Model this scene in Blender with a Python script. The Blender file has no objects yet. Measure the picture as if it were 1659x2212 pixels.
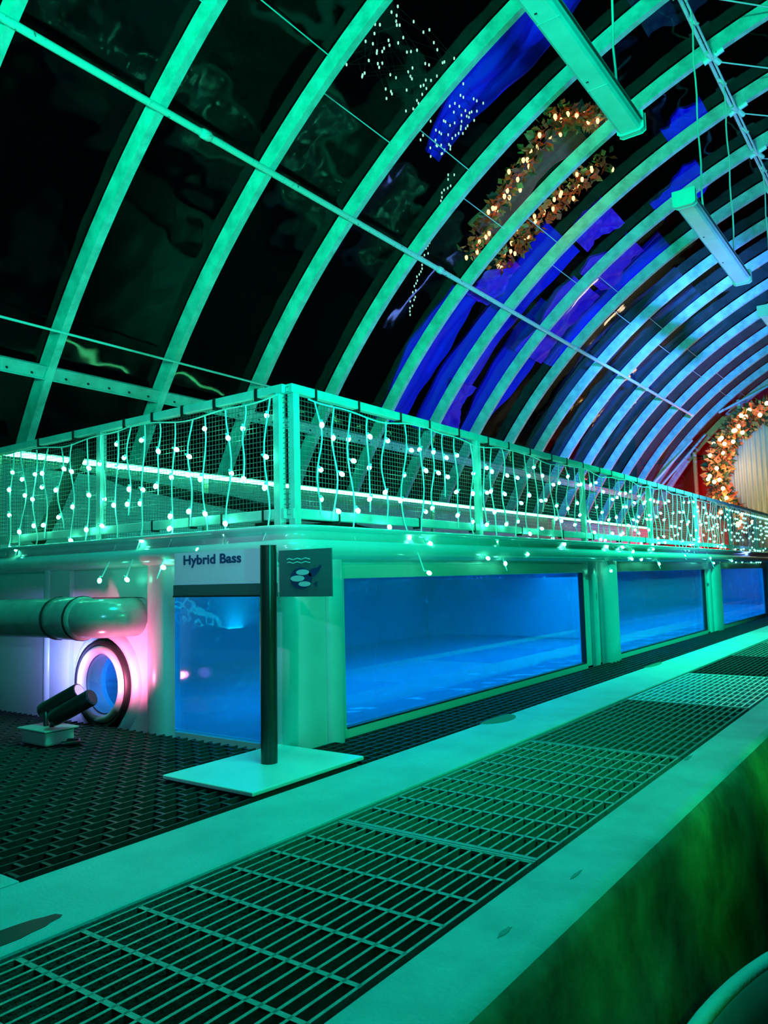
import bpy, math, random
from mathutils import Vector, Matrix
random.seed(7)
PI = math.pi
SC = bpy.context.scene
COL = SC.collection

# ---------------------------------------------------------------- camera
CW, CH, FPX = 1659.0, 2212.0, 1680.0
def _pix(x, y): return Vector(((x - CW/2)/FPX, -(y - CH/2)/FPX, -1.0))
AY = _pix(2050, 1217).normalized()                 # vanishing point of the greenhouse length (+Y)
AX = -_pix(-1500, 1307); AX = (AX - AY*AX.dot(AY)).normalized()
AZ = AX.cross(AY)
cam_d = bpy.data.cameras.new('camera'); cam = bpy.data.objects.new('camera', cam_d); COL.objects.link(cam)
cam_d.sensor_fit = 'HORIZONTAL'; cam_d.sensor_width = 36.0; cam_d.lens = 36.0*FPX/CW
cam_d.clip_start = 0.02; cam_d.clip_end = 200
cam.matrix_world = Matrix.Translation((0, 0, 0.8)) @ Matrix((AX, AY, AZ)).to_4x4()
SC.camera = cam

# ---------------------------------------------------------------- world, exposure, lights
w = bpy.data.worlds.new('night'); SC.world = w; w.use_nodes = True
w.node_tree.nodes['Background'].inputs[0].default_value = (0.02, 0.25, 0.5, 1)
w.node_tree.nodes['Background'].inputs[1].default_value = 0.0012
SC.view_settings.view_transform = 'Standard'; SC.view_settings.look = 'None'
SC.view_settings.exposure = 0.0; SC.view_settings.gamma = 1.0; SC.view_settings.use_curve_mapping = False
try:
    SC.cycles.max_bounces = 7; SC.cycles.transparent_max_bounces = 24
    SC.cycles.sample_clamp_indirect = 3.0; SC.cycles.caustics_reflective = False; SC.cycles.caustics_refractive = False
except Exception: pass

def light(kind, name, loc, color, power, target=None, size=0.3, size_y=None, spot=None, blend=0.4, spread=None):
    d = bpy.data.lights.new(name, kind); d.color = color; d.energy = power
    if kind == 'AREA':
        d.size = size
        if size_y: d.shape = 'RECTANGLE'; d.size_y = size_y
        if spread: d.spread = math.radians(spread)
    else: d.shadow_soft_size = size
    if kind == 'SPOT': d.spot_size = math.radians(spot); d.spot_blend = blend
    o = bpy.data.objects.new(name, d); COL.objects.link(o); o.location = loc
    if target is not None:
        o.rotation_euler = (Vector(target) - Vector(loc)).to_track_quat('-Z', 'Y').to_euler()
    return o
TEAL = (0.0, 1.0, 0.50); GRN = (0.0, 1.0, 0.36); AQUA = (0.0, 1.0, 0.72)
# added green fill lights, out of view, behind the viewpoint and along the walkway on the right
light('SPOT', 'fill_behind', (-1.5, -5.0, 2.2), TEAL, 2300, (-5.3, 6.0, 9.4), 0.4, spot=72, blend=0.35)
light('SPOT', 'fill_long', (-1.0, -6.0, 2.0), TEAL, 4800, (-3.6, 10, 7.5), 0.3, spot=40, blend=0.6)
light('AREA', 'fill_overhead', (-1.3, 2.0, 4.6), AQUA, 140, (-1.3, 2.0, 0), 0.8)
light('SPOT', 'fill_walkway', (-0.9, 8.6, 4.3), TEAL, 1750, (-1.9, 8.8, 0.0), 0.08, spot=100, blend=0.9)
light('SPOT', 'fill_front', (1.2, 3.0, 1.9), (0.0, 1.0, 0.36), 200, (-2.5, 3.4, 0.8), 0.15, spot=75, blend=0.9)
light('SPOT', 'fill_sign', (-0.6, -0.8, 1.7), (0.16, 0.78, 1.0), 110, (-3.15, 2.6, 0.70), 0.05, spot=38, blend=0.8)
light('SPOT', 'fill_sign_board', (-1.6, 0.6, 2.4), (0.42, 0.70, 1.0), 70, (-2.75, 2.5, 0.88), 0.03, spot=19, blend=0.8)  # unseen spot added, like the one above, to lift the sign
for _y, _x, _p in ((1.3, -.12, 2.6), (2.0, -.22, 3.6), (2.8, -.30, 5.0), (3.8, -.34, 5.5), (5.0, -.36, 3.0)):
    light('SPOT', 'fill_parapet', (_x, _y, .05), (0.02, 1.0, 0.10), _p, (-0.75, _y+.1, -0.10), 0.03, spot=110, blend=1.0)  # unseen spots added for the green glow on the parapet face
# added blue, lilac and low fill lights, out of view, colouring the ribs
light('SPOT', 'fill_blue_far', (0.0, 10.5, 3.2), (0.05, 0.22, 1.0), 8500, (-5.9, 17.5, 5.3), 0.12, spot=56, blend=0.9)
light('SPOT', 'fill_low', (0.9, 1.0, 0.4), (0.0, 1.0, 0.72), 1050, (-4.6, 5.0, 7.0), 0.12, spot=85, blend=0.7)
light('SPOT', 'fill_lilac', (0.6, 9.0, 1.2), (0.10, 0.32, 1.0), 1100, (-4.6, 10.5, 5.6), 0.12, spot=100, blend=0.9)
# fill lights added out of sight behind the tank to brighten the knee wall
light('AREA', 'fill_rear_near', (-6.25, 5.5, .25), (0.02, 0.9, 0.8), 75, (-6.5, 5.5, 1.5), .2, 6.0)
light('AREA', 'fill_rear_far', (-6.25, 13.0, .25), (0.16, 0.30, 1.0), 110, (-6.5, 13.0, 1.5), .2, 8.0)
light('POINT', 'fill_red', (-5.0, 20.9, 1.3), (1.0, 0.02, 0.03), 160, None, 0.15)  # hidden red light added to brighten the far fabric

# ---------------------------------------------------------------- materials
def mat(name, col, rough=0.5, metal=0.0, noise=0.0, nscale=6.0, bump=0.0, bscale=40.0, emit=None, estr=0.0, dark=None, spec=0.5, col2=None):
    m = bpy.data.materials.new(name); m.use_nodes = True; nt = m.node_tree
    b = nt.nodes['Principled BSDF']
    b.inputs['Base Color'].default_value = (*col, 1); b.inputs['Roughness'].default_value = rough
    b.inputs['Metallic'].default_value = metal; b.inputs['Specular IOR Level'].default_value = spec
    tc = nt.nodes.new('ShaderNodeTexCoord')
    if noise > 0:
        n = nt.nodes.new('ShaderNodeTexNoise'); n.inputs['Scale'].default_value = nscale
        n.inputs['Detail'].default_value = 6; n.inputs['Roughness'].default_value = 0.65
        r = nt.nodes.new('ShaderNodeValToRGB'); r.color_ramp.elements[0].position = 0.35; r.color_ramp.elements[1].position = 0.65
        c2 = col2 or tuple(c*(1-noise) for c in col)
        r.color_ramp.elements[0].color = (*c2, 1); r.color_ramp.elements[1].color = (*col, 1)
        nt.links.new(tc.outputs['Object'], n.inputs['Vector']); nt.links.new(n.outputs['Fac'], r.inputs['Fac'])
        nt.links.new(r.outputs['Color'], b.inputs['Base Color'])
        if name == 'pipe_galvanised': r.color_ramp.elements[0].position = .34; r.color_ramp.elements[1].position = .39
    if bump > 0:
        n2 = nt.nodes.new('ShaderNodeTexNoise'); n2.inputs['Scale'].default_value = bscale; n2.inputs['Detail'].default_value = 4
        bp = nt.nodes.new('ShaderNodeBump'); bp.inputs['Strength'].default_value = bump; bp.inputs['Distance'].default_value = 0.01
        nt.links.new(tc.outputs['Object'], n2.inputs['Vector']); nt.links.new(n2.outputs['Fac'], bp.inputs['Height'])
        nt.links.new(bp.outputs['Normal'], b.inputs['Normal'])
    if emit: b.inputs['Emission Color'].default_value = (*emit, 1); b.inputs['Emission Strength'].default_value = estr
    return m
def glassy(name, tint, gloss=0.12, rough=0.03, gcol=(1, 1, 1), facing=0.35, milky=0.0, mcol=(0.3, 0.6, 0.8), bump=0.0, bscale=2.0):
    m = bpy.data.materials.new(name); m.use_nodes = True; nt = m.node_tree; nt.nodes.clear()
    out = nt.nodes.new('ShaderNodeOutputMaterial'); tr = nt.nodes.new('ShaderNodeBsdfTransparent'); gl = nt.nodes.new('ShaderNodeBsdfGlossy')
    tr.inputs[0].default_value = (*tint, 1); gl.inputs[0].default_value = (*gcol, 1); gl.inputs['Roughness'].default_value = rough
    lw = nt.nodes.new('ShaderNodeLayerWeight'); lw.inputs[0].default_value = 0.5
    mr = nt.nodes.new('ShaderNodeMapRange'); mr.inputs['To Min'].default_value = gloss; mr.inputs['To Max'].default_value = facing
    pw = nt.nodes.new('ShaderNodeMath'); pw.operation = 'POWER'; pw.inputs[1].default_value = 3
    nt.links.new(lw.outputs['Facing'], pw.inputs[0]); nt.links.new(pw.outputs[0], mr.inputs['Value'])
    mx = nt.nodes.new('ShaderNodeMixShader'); nt.links.new(mr.outputs[0], mx.inputs[0])
    base = tr
    if milky > 0:
        df = nt.nodes.new('ShaderNodeBsdfDiffuse'); df.inputs[0].default_value = (*mcol, 1)
        m2 = nt.nodes.new('ShaderNodeMixShader'); m2.inputs[0].default_value = milky
        nt.links.new(tr.outputs[0], m2.inputs[1]); nt.links.new(df.outputs[0], m2.inputs[2]); base = m2
    if bump > 0:
        tc = nt.nodes.new('ShaderNodeTexCoord'); n2 = nt.nodes.new('ShaderNodeTexNoise'); n2.inputs['Scale'].default_value = bscale
        bp = nt.nodes.new('ShaderNodeBump'); bp.inputs['Strength'].default_value = bump; bp.inputs['Distance'].default_value = 0.1
        nt.links.new(tc.outputs['Object'], n2.inputs['Vector']); nt.links.new(n2.outputs['Fac'], bp.inputs['Height']); nt.links.new(bp.outputs['Normal'], gl.inputs['Normal'])
    nt.links.new(base.outputs[0], mx.inputs[1]); nt.links.new(gl.outputs[0], mx.inputs[2]); nt.links.new(mx.outputs[0], out.inputs[0])
    return m
def emis(name, col, s):
    m = bpy.data.materials.new(name); m.use_nodes = True; nt = m.node_tree; nt.nodes.clear()
    out = nt.nodes.new('ShaderNodeOutputMaterial'); e = nt.nodes.new('ShaderNodeEmission'); e.inputs[0].default_value = (*col, 1); e.inputs[1].default_value = s
    nt.links.new(e.outputs[0], out.inputs[0]); return m

M = dict(
 rib=mat('rib_galvanised', (0.64, 0.70, 0.68), 0.40, 0.0, 0.42, 7.0, 0.15, 30),
 pipe=mat('pipe_galvanised', (0.72, 0.76, 0.72), 0.4, 0.0, 0.8, 26.0, 0.2, 40),
 rod=mat('thin_rod_steel', (0.75, 0.78, 0.75), 0.4),
 hip=mat('channel_steel', (0.6, 0.66, 0.66), 0.45, 0.0, 0.25, 8),
 wallpanel=mat('knee_wall_panel', (0.80, 0.88, 0.90), 0.55, 0, 0.25, 3),
 concrete=mat('painted_concrete', (0.50, 0.56, 0.56), 0.62, 0, 0.22, 3.2, 0.25, 90),
 parapet=mat('painted_parapet', (0.44, 0.50, 0.49), 0.66, 0, 0.28, 3.5, 0.25, 80),
 liner=mat('worn_liner', (0.17, 0.22, 0.12), 0.5, 0, 0.65, 4.0, 0.7, 9),
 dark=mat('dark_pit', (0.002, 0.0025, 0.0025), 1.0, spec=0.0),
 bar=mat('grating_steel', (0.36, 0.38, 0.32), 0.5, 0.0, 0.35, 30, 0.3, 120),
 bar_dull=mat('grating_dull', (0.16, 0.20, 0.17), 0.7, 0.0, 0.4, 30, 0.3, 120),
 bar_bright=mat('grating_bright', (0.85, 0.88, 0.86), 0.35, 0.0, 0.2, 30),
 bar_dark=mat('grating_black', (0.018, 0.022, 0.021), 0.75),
 floorbar=mat('floor_grating_dark', (0.030, 0.040, 0.040), 0.6, 0, 0.5, 60),
 tank=mat('tank_gelcoat', (0.60, 0.68, 0.70), 0.28, 0, 0.12, 3, 0.05, 20, spec=0.6),
 tank_in=mat('tank_inside', (0.42, 0.55, 0.68), 0.6, 0, 0.25, 0.8),
 lip=mat('tank_lip', (0.62, 0.70, 0.68), 0.16, 0, 0.1, 5, spec=0.7),
 winframe=mat('window_frame_paint', (0.52, 0.62, 0.55), 0.4),
 gasket=mat('black_gasket', (0.012, 0.014, 0.015), 0.5),
 cage=mat('cage_frame_paint', (0.62, 0.68, 0.64), 0.45, 0, 0.22, 9),
 wire=mat('mesh_wire', (0.16, 0.19, 0.18), 0.45, 0.3),
 net=mat('dark_netting', (0.02, 0.03, 0.03), 0.8),
 tie=mat('black_tie', (0.01, 0.012, 0.012), 0.5),
 cord=mat('white_cord', (0.78, 0.84, 0.80), 0.35),
 bulb=emis('icicle_bulb', (0.07, 1.0, 0.55), 34.0),
 bulb_far=emis('icicle_bulb_far', (0.12, 1.0, 0.66), 8.0),
 bulb_out=emis('reflected_white_bulb', (0.45, 1.0, 0.75), 1.2),
 strip=emis('led_strip', (0.09, 1.0, 0.36), 20.0),
 fixture=mat('fixture_paint', (0.56, 0.64, 0.60), 0.45, 0, 0.18, 3.0, 0.1, 20),
 diffuser=mat('fixture_diffuser', (0.70, 0.76, 0.72), 0.22, 0, 0.15, 4.0, 0.15, 12, spec=0.7),
 rope=mat('hanging_rope', (0.6, 0.68, 0.62), 0.7),
 black=mat('black_metal', (0.012, 0.013, 0.013), 0.35),
 pole=mat('sign_pole', (0.018, 0.022, 0.018), 0.28, spec=0.6),
 plate=mat('white_base_plate', (0.80, 0.86, 0.86), 0.3, 0, 0.05, 10),
 sign_w=mat('sign_white', (0.74, 0.74, 0.86), 0.22, spec=0.7),
 sign_g=mat('sign_grey', (0.10, 0.17, 0.18), 0.3),
 sign_d=mat('sign_dark', (0.05, 0.10, 0.10), 0.3),
 ink=mat('sign_ink', (0.02, 0.05, 0.16), 0.5),
 pvc=mat('pvc_pipe', (0.30, 0.40, 0.36), 0.2, 0, 0.3, 5, spec=0.8),
 box=mat('junction_box', (0.40, 0.46, 0.42), 0.5),
 spot_blue=emis('spot_lens', (0.25, 0.2, 1.0), 3.0),
 ring=mat('porthole_ring', (0.85, 0.80, 0.82), 0.22, spec=0.8),
 red=mat('red_fabric', (0.42, 0.012, 0.02), 0.8, 0, 0.35, 1.2),
 leaf=mat('garland_leaf', (0.03, 0.10, 0.03), 0.6, 0, 0.4, 20),
 petal=mat('garland_flower', (0.85, 0.20, 0.06), 0.6, 0, 0.4, 20),
 ribbon=mat('garland_ribbon', (0.72, 0.40, 0.10), 0.45, 0, 0.4, 20),
 bulb_warm=emis('warm_bulb', (1.0, 0.62, 0.20), 14.0),
 bulb_ember=emis('reflected_ember_bulb', (1.0, 0.5, 0.16), 4.5),
 bulb_amber=emis('amber_bulb', (1.0, 0.28, 0.05), 2.2),
 corr=mat('corrugated_sheet', (0.52, 0.60, 0.46), 0.4, 0, 0.1, 3),
 brown=mat('brown_reflection', (0.30, 0.15, 0.09), 0.8, 0, 0.3, 14),
 navy=mat('navy_reflection', (0.003, 0.012, 0.06), 0.8, 0, 0.5, 2),
 stain=mat('damp_patch', (0.12, 0.20, 0.13), 0.8, spec=0.1),
 scuff=mat('scuff', (0.20, 0.26, 0.24), 0.8, spec=0.1),
 tubm=mat('tub_plastic', (0.10, 0.15, 0.13), 0.4, 0, 0.2, 10),
)
M['blue'] = mat('blue_reflection', (0.0, 0.0, 0.75), 0.7, 0, 0.5, 1.6, 0.5, 5, col2=(0.02, 0.0, 1.0))  # colours of the film reflections, given to the stand-in cloths
M['violet'] = mat('violet_reflection', (0.55, 0.02, 1.0), 0.5, 0, 0.5, 4, 0.4, 6, col2=(0.12, 0.0, 0.9))
M['film'] = glassy('poly_film', (0.80, 0.84, 0.88), 0.022, 0.05, (1, 1, 1), 0.22, bump=0.25, bscale=1.2)
M['pane'] = glassy('tank_window_glass', (0.62, 0.86, 0.98), 0.05, 0.03, (1, 1, 1), 0.25, milky=0.16, mcol=(0.03, 0.35, 0.60))
M['pane_side'] = glassy('tank_side_window', (0.6, 0.85, 0.95), 0.05, 0.08, (1, 1, 1), 0.2, milky=0.22, mcol=(0.08, 0.62, 0.62))
M['water'] = glassy('tank_water', (0.55, 0.82, 0.96), 0.05, 0.05, (0.9, 0.95, 1), 0.30, milky=0.45, mcol=(0.02, 0.42, 0.66), bump=0.6, bscale=3)
M['lens'] = glassy('porthole_glass', (0.55, 0.8, 0.9), 0.10, 0.02, (1, 1, 1), 0.4)

# ---------------------------------------------------------------- mesh helpers
class MB:
    def __init__(s): s.v = []; s.f = []; s.mi = []; s.sm = []
    def add(s, vs, fs, mi=0, smooth=False):
        n = len(s.v); s.v += [tuple(v) for v in vs]
        for f in fs: s.f.append(tuple(n + i for i in f)); s.mi.append(mi); s.sm.append(smooth)
        return s
    def box(s, x0, x1, y0, y1, z0, z1, mi=0):
        vs = [(x0,y0,z0),(x1,y0,z0),(x1,y1,z0),(x0,y1,z0),(x0,y0,z1),(x1,y0,z1),(x1,y1,z1),(x0,y1,z1)]
        return s.add(vs, [(0,3,2,1),(4,5,6,7),(0,1,5,4),(1,2,6,5),(2,3,7,6),(3,0,4,7)], mi)
    def tube(s, pts, r, n=8, mi=0, cap=True, smooth=True):
        pts = [Vector(p) for p in pts]; rs = r if isinstance(r, (list, tuple)) else [r]*len(pts)
        vs = []; up = None
        for i, p in enumerate(pts):
            t = (pts[min(i+1, len(pts)-1)] - pts[max(i-1, 0)])
            t = t.normalized() if t.length > 1e-9 else Vector((0, 0, 1))
            if up is None: up = Vector((0, 0, 1)) if abs(t.z) < 0.9 else Vector((1, 0, 0))
            a = t.cross(up); a = a.normalized() if a.length > 1e-6 else Vector((1, 0, 0)); b = a.cross(t).normalized(); up = b
            for k in range(n):
                an = 2*PI*k/n; vs.append(p + (a*math.cos(an) + b*math.sin(an))*rs[i])
        fs = [(i*n+k, i*n+(k+1) % n, (i+1)*n+(k+1) % n, (i+1)*n+k) for i in range(len(pts)-1) for k in range(n)]
        s.add(vs, fs, mi, smooth)
        if cap:
            m = len(pts)-1
            s.add([vs[k] for k in range(n)], [tuple(range(n))], mi); s.add([vs[m*n+k] for k in range(n)], [tuple(reversed(range(n)))], mi)
        return s
    def lathe(s, prof, n=16, loc=(0,0,0), axis='Z', mi=0, smooth=True):
        vs = []
        for r, h in prof:
            for k in range(n):
                a = 2*PI*k/n; c, d = r*math.cos(a), r*math.sin(a)
                v = {'Z': (c, d, h), 'Y': (c, h, d), 'X': (h, c, d)}[axis]
                vs.append(tuple(v[i]+loc[i] for i in range(3)))
        fs = [(i*n+k, i*n+(k+1) % n, (i+1)*n+(k+1) % n, (i+1)*n+k) for i in range(len(prof)-1) for k in range(n)]
        return s.add(vs, fs, mi, smooth)
    def prism(s, poly, y0, y1, mi=0, plane='XZ'):
        def P(a, b, h): return {'XZ': (a, h, b), 'XY': (a, b, h), 'YZ': (h, a, b)}[plane]
        n = len(poly); vs = [P(a, b, y0) for a, b in poly] + [P(a, b, y1) for a, b in poly]
        return s.add(vs, [tuple(range(n)), tuple(reversed(range(n, 2*n)))] + [(k, (k+1) % n, n+(k+1) % n, n+k) for k in range(n)], mi)
    def build(s, name, m, parent=None, bevel=0, loc=None):
        me = bpy.data.meshes.new(name); me.from_pydata(s.v, [], s.f)
        for mm in (m if isinstance(m, (list, tuple)) else [m]): me.materials.append(mm)
        me.polygons.foreach_set('material_index', s.mi); me.polygons.foreach_set('use_smooth', s.sm); me.update()
        o = bpy.data.objects.new(name, me); COL.objects.link(o)
        if loc: o.location = loc
        if parent: o.parent = parent; o.matrix_parent_inverse = Matrix.Translation(-Vector(parent.location)) if parent.get('_abs') else Matrix()
        if bevel:
            b = o.modifiers.new('bevel', 'BEVEL'); b.width = bevel; b.segments = 2; b.limit_method = 'ANGLE'
        return o
def tag(o, label=None, cat=None, group=None, kind=None):
    if label: o['label'] = label
    if cat: o['category'] = cat
    if group: o['group'] = group
    if kind: o['kind'] = kind
    return o
def thing(name, label, cat, loc=(0, 0, 0), group=None, kind=None):
    o = bpy.data.objects.new(name, None); COL.objects.link(o); o.location = loc; o.empty_display_size = 0.1
    o['_abs'] = 1      # children are built in world coordinates and offset by the parent's location
    return tag(o, label, cat, group, kind)
def copyob(src, parent=None, loc=None, rot=None, name=None):
    o = src.copy(); COL.objects.link(o)
    if parent is not None: o.parent = parent; o.matrix_parent_inverse = Matrix.Translation(-Vector(parent.location)) if parent.get('_abs') else Matrix()
    if loc is not None: o.location = loc
    if rot is not None: o.rotation_euler = rot
    return o
ORD = ['first','second','third','fourth','fifth','sixth','seventh','eighth','ninth','tenth','eleventh','twelfth','thirteenth','fourteenth','fifteenth','sixteenth','seventeenth','eighteenth','nineteenth','twentieth']

# ================================================================ GREENHOUSE SHELL
CX, CZ = 1.078, -1.858
def arc(theta, r, y): t = math.radians(theta); return Vector((CX - r*math.cos(t), y, CZ + r*math.sin(t)))
RIBY = [2.51 + 1.2*k for k in range(-3, 17)]            # -1.09 ... 21.71
T0, T1 = 24.0, 156.0
def arc_box(mb, y0, y1, r0, r1, t0, t1, n, mi=0):
    vs = []
    for i in range(n+1):
        t = t0 + (t1-t0)*i/n
        vs += [arc(t, r0, y0), arc(t, r1, y0), arc(t, r1, y1), arc(t, r0, y1)]
    fs = []
    for i in range(n):
        a = i*4
        for k in range(4): fs.append((a+k, a+(k+1) % 4, a+4+(k+1) % 4, a+4+k))
    fs += [(3, 2, 1, 0), (n*4, n*4+1, n*4+2, n*4+3)]
    mb.add(vs, fs, mi)
proto_rib = None
vis = 0
for k, y in enumerate(RIBY):
    if proto_rib is None:
        proto_rib = MB(); arc_box(proto_rib, -0.035, 0.035, 8.58, 8.74, T0, T1, 66)
        o = proto_rib.build('arch_rib', M['rib'], loc=(0, y, 0)); proto_rib = o
    else: o = copyob(proto_rib, loc=(0, y, 0))
    if y < 2.4: tag(o, 'curved galvanised greenhouse rib outside the picture, %s bay left of its edge' % ORD[2-k], 'rib', 'arched greenhouse ribs')
    else:
        tag(o, 'curved galvanised greenhouse rib, %s from the left edge of the picture' % ORD[vis], 'rib', 'arched greenhouse ribs'); vis += 1
# film skin, one bulging panel per bay
ceil = thing('ceiling', 'clear plastic film skin over the arched ribs, black night behind', None, (0, 0, 0), kind='structure')
for k in range(len(RIBY)-1):
    y0, y1 = RIBY[k], RIBY[k+1]; mb = MB(); nt_, ny = 72, 6; vs = []
    for i in range(nt_+1):
        t = T0 + (T1-T0)*i/nt_
        for j in range(ny+1):
            u = j/ny; r = 8.75 + 0.05*math.sin(PI*u)*(0.8+0.2*math.sin(t*0.31+k))
            vs.append(arc(t, r, y0 + (y1-y0)*u))
    fs = [(i*(ny+1)+j, i*(ny+1)+j+1, (i+1)*(ny+1)+j+1, (i+1)*(ny+1)+j) for i in range(nt_) for j in range(ny)]
    mb.add(vs, fs, 0, True); mb.build('film_panel', M['film'], ceil)
# longitudinal purlin pipe with couplings
pu = thing('purlin_pipe', 'long rust-flecked pipe running along under the ribs, highest on the left', 'pipe', tuple(arc(47.6, 8.54, 8)))
p0, p1 = arc(47.6, 8.535, -1.3), arc(47.6, 8.535, 19.0)
MB().tube([p0, p1], 0.030, 10).build('pipe_run', M['pipe'], pu)
for y in (4.12, 7.75, 11.9, 15.6):
    MB().tube([arc(47.6, 8.535, y-.05), arc(47.6, 8.535, y-.03), arc(47.6, 8.535, y+.03), arc(47.6, 8.535, y+.05)], [.033, .042, .042, .033], 10).build('coupling', M['pipe'], pu)
MB().tube([p1, p1+Vector((0, .05, 0))], 0.045, 10).build('end_cap', M['pipe'], pu)
# thin conduit low on the ribs
tr = MB().tube([arc(34.25, 8.55, -1.2), arc(34.25, 8.55, 20.4)], 0.011, 8).build('conduit', M['rod'])
tag(tr, 'thin straight conduit low on the left ribs, above the steel channel', 'pipe')
# hip channel, blocked between ribs
hip = thing('hip_channel', 'bolted steel channel running between the ribs above the bright strip', 'channel', tuple(arc(31.6, 8.6, 2)))
for k in range(len(RIBY)-1):
    y0, y1 = RIBY[k]+.04, RIBY[k+1]-.04; mb = MB()
    arc_box(mb, y0, y1, 8.60, 8.63, 31.22, 32.02, 1); arc_box(mb, y0, y1, 8.58, 8.60, 31.22, 31.30, 1); arc_box(mb, y0, y1, 8.58, 8.60, 31.94, 32.02, 1)
    ch = mb.build('channel_section', M['hip'], hip)
    if y1 < 10 and y0 > 1:
        for q in range(5):
            c = arc(31.5, 8.598, y0 + .12 + q*(y1-y0-.24)/4); MB().tube([c, c+Vector((.012, 0, -.008))], .010, 6).build('bolt', M['tie'], ch)
# staggered thin tie rods between ribs
td = thing('spacer_rods', 'thin spacer rods stepping from rib to rib across the roof bays', 'rod', tuple(arc(53.6, 8.7, 8)))
for k in range(len(RIBY)-1):
    yc = RIBY[k] + .6
    for tA, tB in ((54.6, 52.85),):
        a = tA if k % 2 == 0 else tB
        MB().tube([arc(a, 8.69, RIBY[k]+.03), arc(a, 8.69, RIBY[k+1]-.03)], .0055, 6).build('rod', M['rod'], td)
# ridge truss: two long rods, couplers and struts
rt = thing('ridge_truss', 'twin pipe purlin with wired couplings near the top right of the roof', 'truss', (-1.65, 8, 6.35))
MB().tube([(-1.72, -1, 6.28), (-1.72, 21.5, 6.28)], .020, 8).build('pipe_run', M['pipe'], rt)
MB().tube([(-1.66, -1, 6.22), (-1.66, 21.5, 6.22)], .012, 8).build('pipe_run', M['pipe'], rt)
for y in RIBY[1:]:
    mb = MB(); mb.tube([(-1.76, y, 6.22), (-1.56, y, 6.30)], .035, 8); mb.tube([(-1.70, y-.10, 6.26), (-1.62, y+.10, 6.22)], .030, 8)
    mb.build('coupling', M['pipe'], rt)
    MB().tube([(-1.72, y+.5, 6.29), (-1.65, y+.53, 6.21)], .020, 6).build('clip', M['pipe'], rt)
def wire_line(pts, r, m, name, label, cat, group=None):
    return tag(MB().tube(pts, r, 6).build(name, m), label, cat, group)
for i, (y, x2) in enumerate([(7.45, -.60), (8.7, -.55), (9.9, -.6), (11.2, -.6)]):
    wire_line([(-1.66, y, 6.30), (-1.05, y+.9, 6.42)], .008, M['rod'], 'brace_wire', 'thin brace wire leaving the ridge truss towards the right, %s from the near end' % ORD[i], 'wire', 'brace wires at the ridge')

# light fixtures hung on ropes
def fixture(y0, y1, label, cracked):
    f = thing('hanging_fixture', label, 'light fixture', (-1.66, (y0+y1)/2, 4.0))
    x0, x1 = -1.755, -1.575
    b = MB(); prof = [(x0+.012, 0.03), (x0, .045), (x0+.02, .13), (x1-.02, .13), (x1, .045), (x1-.012, .03)]
    b.prism([(a, 4.0+z) for a, z in prof], y0, y1); b.build('housing', M['fixture'], f, bevel=.004)
    d = MB(); d.prism([(x0+.006, 4.04), (x0+.012, 4.012), (x0+.03, 4.0), (x1-.03, 4.0), (x1-.012, 4.012), (x1-.006, 4.04)], y0+.02, y1-.02)
    dd = d.build('diffuser', M['diffuser'], f)
    nb = 2
    for q in range(1, nb+1):
        y = y0 + (y1-y0)*q/(nb+1)
        MB().box(x0+.05, x0+.066, y-.002, y+.006, 3.994, 4.001).build('clip', M['tie'], f); MB().box(x0+.02, x1-.02, y+.10, y+.103, 3.9985, 4.002).build('joint', M['hip'], f)
    for ye in (y0, y1):
        MB().prism([(x0-.004, 4.01), (x0-.004, 4.135), (x1+.004, 4.135), (x1+.004, 4.01), (x1-.02, 3.994), (x0+.02, 3.994)], ye-.03, ye+.03).build('end_bracket', M['fixture'], f, bevel=.004)
    MB().box(x1-.001, x1+.010, y0+.05, y1-.05, 4.05, 4.056).build('seam', M['tie'], f)
    MB().box(x0+.05, x1-.05, y0+.1, y1-.1, 4.13, 4.165).build('mounting_channel', M['fixture'], f)
    return f
fixture(3.17, 5.53, 'large green-lit ceiling light fixture at the top, nearest of three', False)
fixture(6.95, 9.31, 'second hanging light fixture, with creased reflections on its diffuser', False)
fixture(10.72, 13.08, 'far small light fixture cut by the right edge of the picture', False)
for i, (y, lab) in enumerate([(3.7, 'rope above the near end of the nearest fixture, above the picture'), (5.2, 'rope from the roof to the nearest light fixture'), (7.6, 'long rope to the near end of the second light fixture'), (8.95, 'rope to the far end of the second light fixture'), (11.2, 'rope to the near end of the farthest light fixture'), (12.5, 'rope to the far end of the farthest light fixture')]):
    pts = [Vector((-1.655 + .006*math.sin(q*1.7+i), y + .006*math.sin(q*2.3+i), 4.14 + (6.21-4.14)*q/12)) for q in range(13)]
    wire_line(pts, .0085, M['rope'], 'hanging_rope', lab, 'rope', 'ropes holding the light fixtures')

# knee wall (left) with ledge, panels, and the LED strip lying on it
kw = thing('wall_left', 'pale knee wall below the ribs behind the tank', None, (-6.62, 8, 0), kind='structure')
for k in range(len(RIBY)-1):
    MB().box(-6.66, -6.62, RIBY[k]+.006, RIBY[k+1]-.006, 0, 1.93).build('panel', M['wallpanel'], kw)
MB().box(-6.66, -6.52, RIBY[0], RIBY[-1], 1.93, 1.965).build('sill', M['wallpanel'], kw)
ls = tag(MB().box(-5.322, -5.290, 2.84, 17.5, 1.722, 1.752).build('led_strip', M['strip']), 'bright green-white LED strip along the rear top rail of the cage', 'light strip')

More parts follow.
